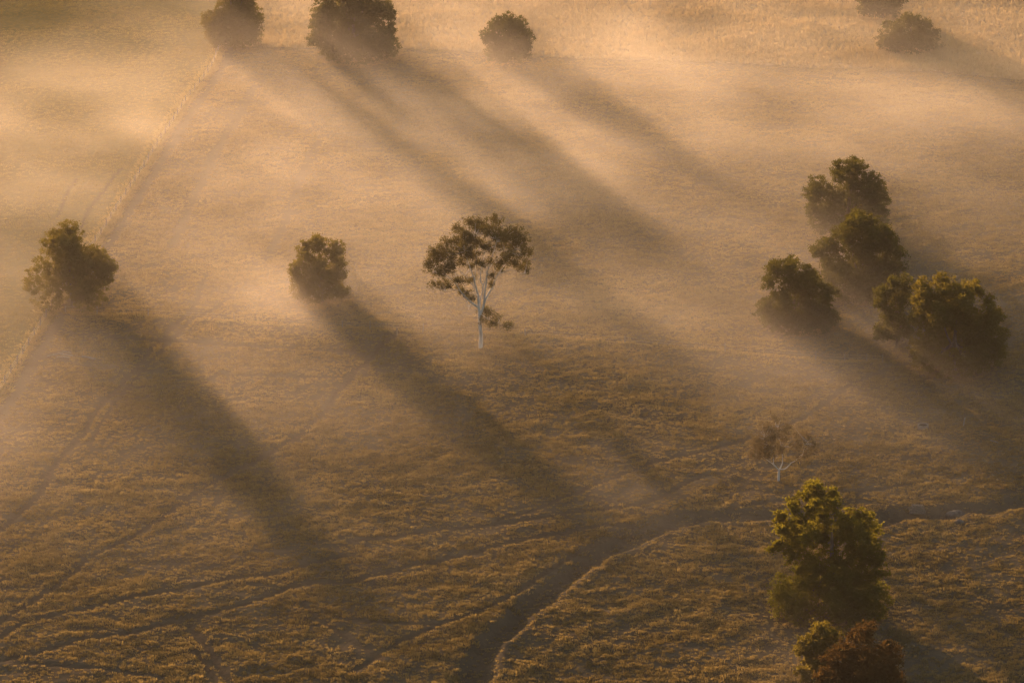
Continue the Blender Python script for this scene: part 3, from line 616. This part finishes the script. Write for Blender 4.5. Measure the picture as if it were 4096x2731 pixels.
# banks where the mist has pooled (centre px, radii in metres, weight)
BANKS = [((2350, 720), 34, 60, .35), ((1850, 330), 60, 60, .2), ((3300, 420), 50, 50, .27), ((3800, 650), 26, 50, .3), ((1000, 720), 30, 40, .4), ((100, 130), 40, 60, -.4), ((3400, 1500), 30, 42, .28), ((2700, 1350), 24, 40, .4), ((1150, 1330), 26, 26, .5), ((1330, 1200), 16, 18, .65), ((900, 1880), 26, 34, .6), ((60, 1880), 14, 34, .5), ((3750, 1700), 24, 40, .25), ((3450, 2760), 10, 14, .4), ((300, 700), 34, 60, .1), ((2500, 2100), 22, 22, .3)]
acc = None
for (px, py), ra, rb, wt in BANKS:
    cx, cy_ = G(px, py)
    ux = math_('MULTIPLY', math_('SUBTRACT', sep.outputs[0], float(cx)), 1 / ra); uy = math_('MULTIPLY', math_('SUBTRACT', sep.outputs[1], float(cy_)), 1 / rb)
    e = math_('ADD', math_('MULTIPLY', ux, ux), math_('MULTIPLY', uy, uy)); g = math_('MULTIPLY', math_('EXPONENT', math_('MULTIPLY', e, -1.0)), wt)
    acc = g if acc is None else math_('ADD', acc, g)
ms_ = N.new('ShaderNodeMapRange'); ms_.interpolation_type = 'SMOOTHSTEP'; L.new(sep.outputs[1], ms_.inputs[0])
for i_, v_ in enumerate((415.0, 590.0, .015, .38)): ms_.inputs[i_ + 1].default_value = v_
reg = math_('ADD', acc, ms_.outputs[0])
mh = N.new('ShaderNodeMapRange'); mh.interpolation_type = 'SMOOTHSTEP'; L.new(sep.outputs[1], mh.inputs[0])      # the mist stands deeper over the far field
for i_, v_ in enumerate((475.0, 640.0, MIST_H, MIST_H * 2.1)): mh.inputs[i_ + 1].default_value = v_
fall = math_('EXPONENT', math_('MULTIPLY', math_('DIVIDE', math_('MAXIMUM', sep.outputs[2], 0.0), mh.outputs[0]), -1.0))
edge = math_('MULTIPLY', math_('SUBTRACT', 15.0, sep.outputs[2]), .25, clamp=True)
reg = math_('MAXIMUM', reg, 0.0)
den = math_('MULTIPLY', math_('MULTIPLY', math_('MULTIPLY', math_('MULTIPLY', wisp.outputs[0], reg), fall), edge), MIST_D)
vc = N.new('GeometryNodeVolumeCube'); vc.inputs['Min'].default_value = MLO; vc.inputs['Max'].default_value = MHI
vc.inputs['Resolution X'].default_value = 150; vc.inputs['Resolution Y'].default_value = 240; vc.inputs['Resolution Z'].default_value = 18
L.new(den, vc.inputs['Density'])
sm = N.new('GeometryNodeSetMaterial'); sm.inputs['Material'].default_value = M_mist; L.new(vc.outputs[0], sm.inputs[0])
go = N.new('NodeGroupOutput'); L.new(sm.outputs[0], go.inputs[0])
md = ms.modifiers.new('mist', 'NODES'); md.node_group = ng
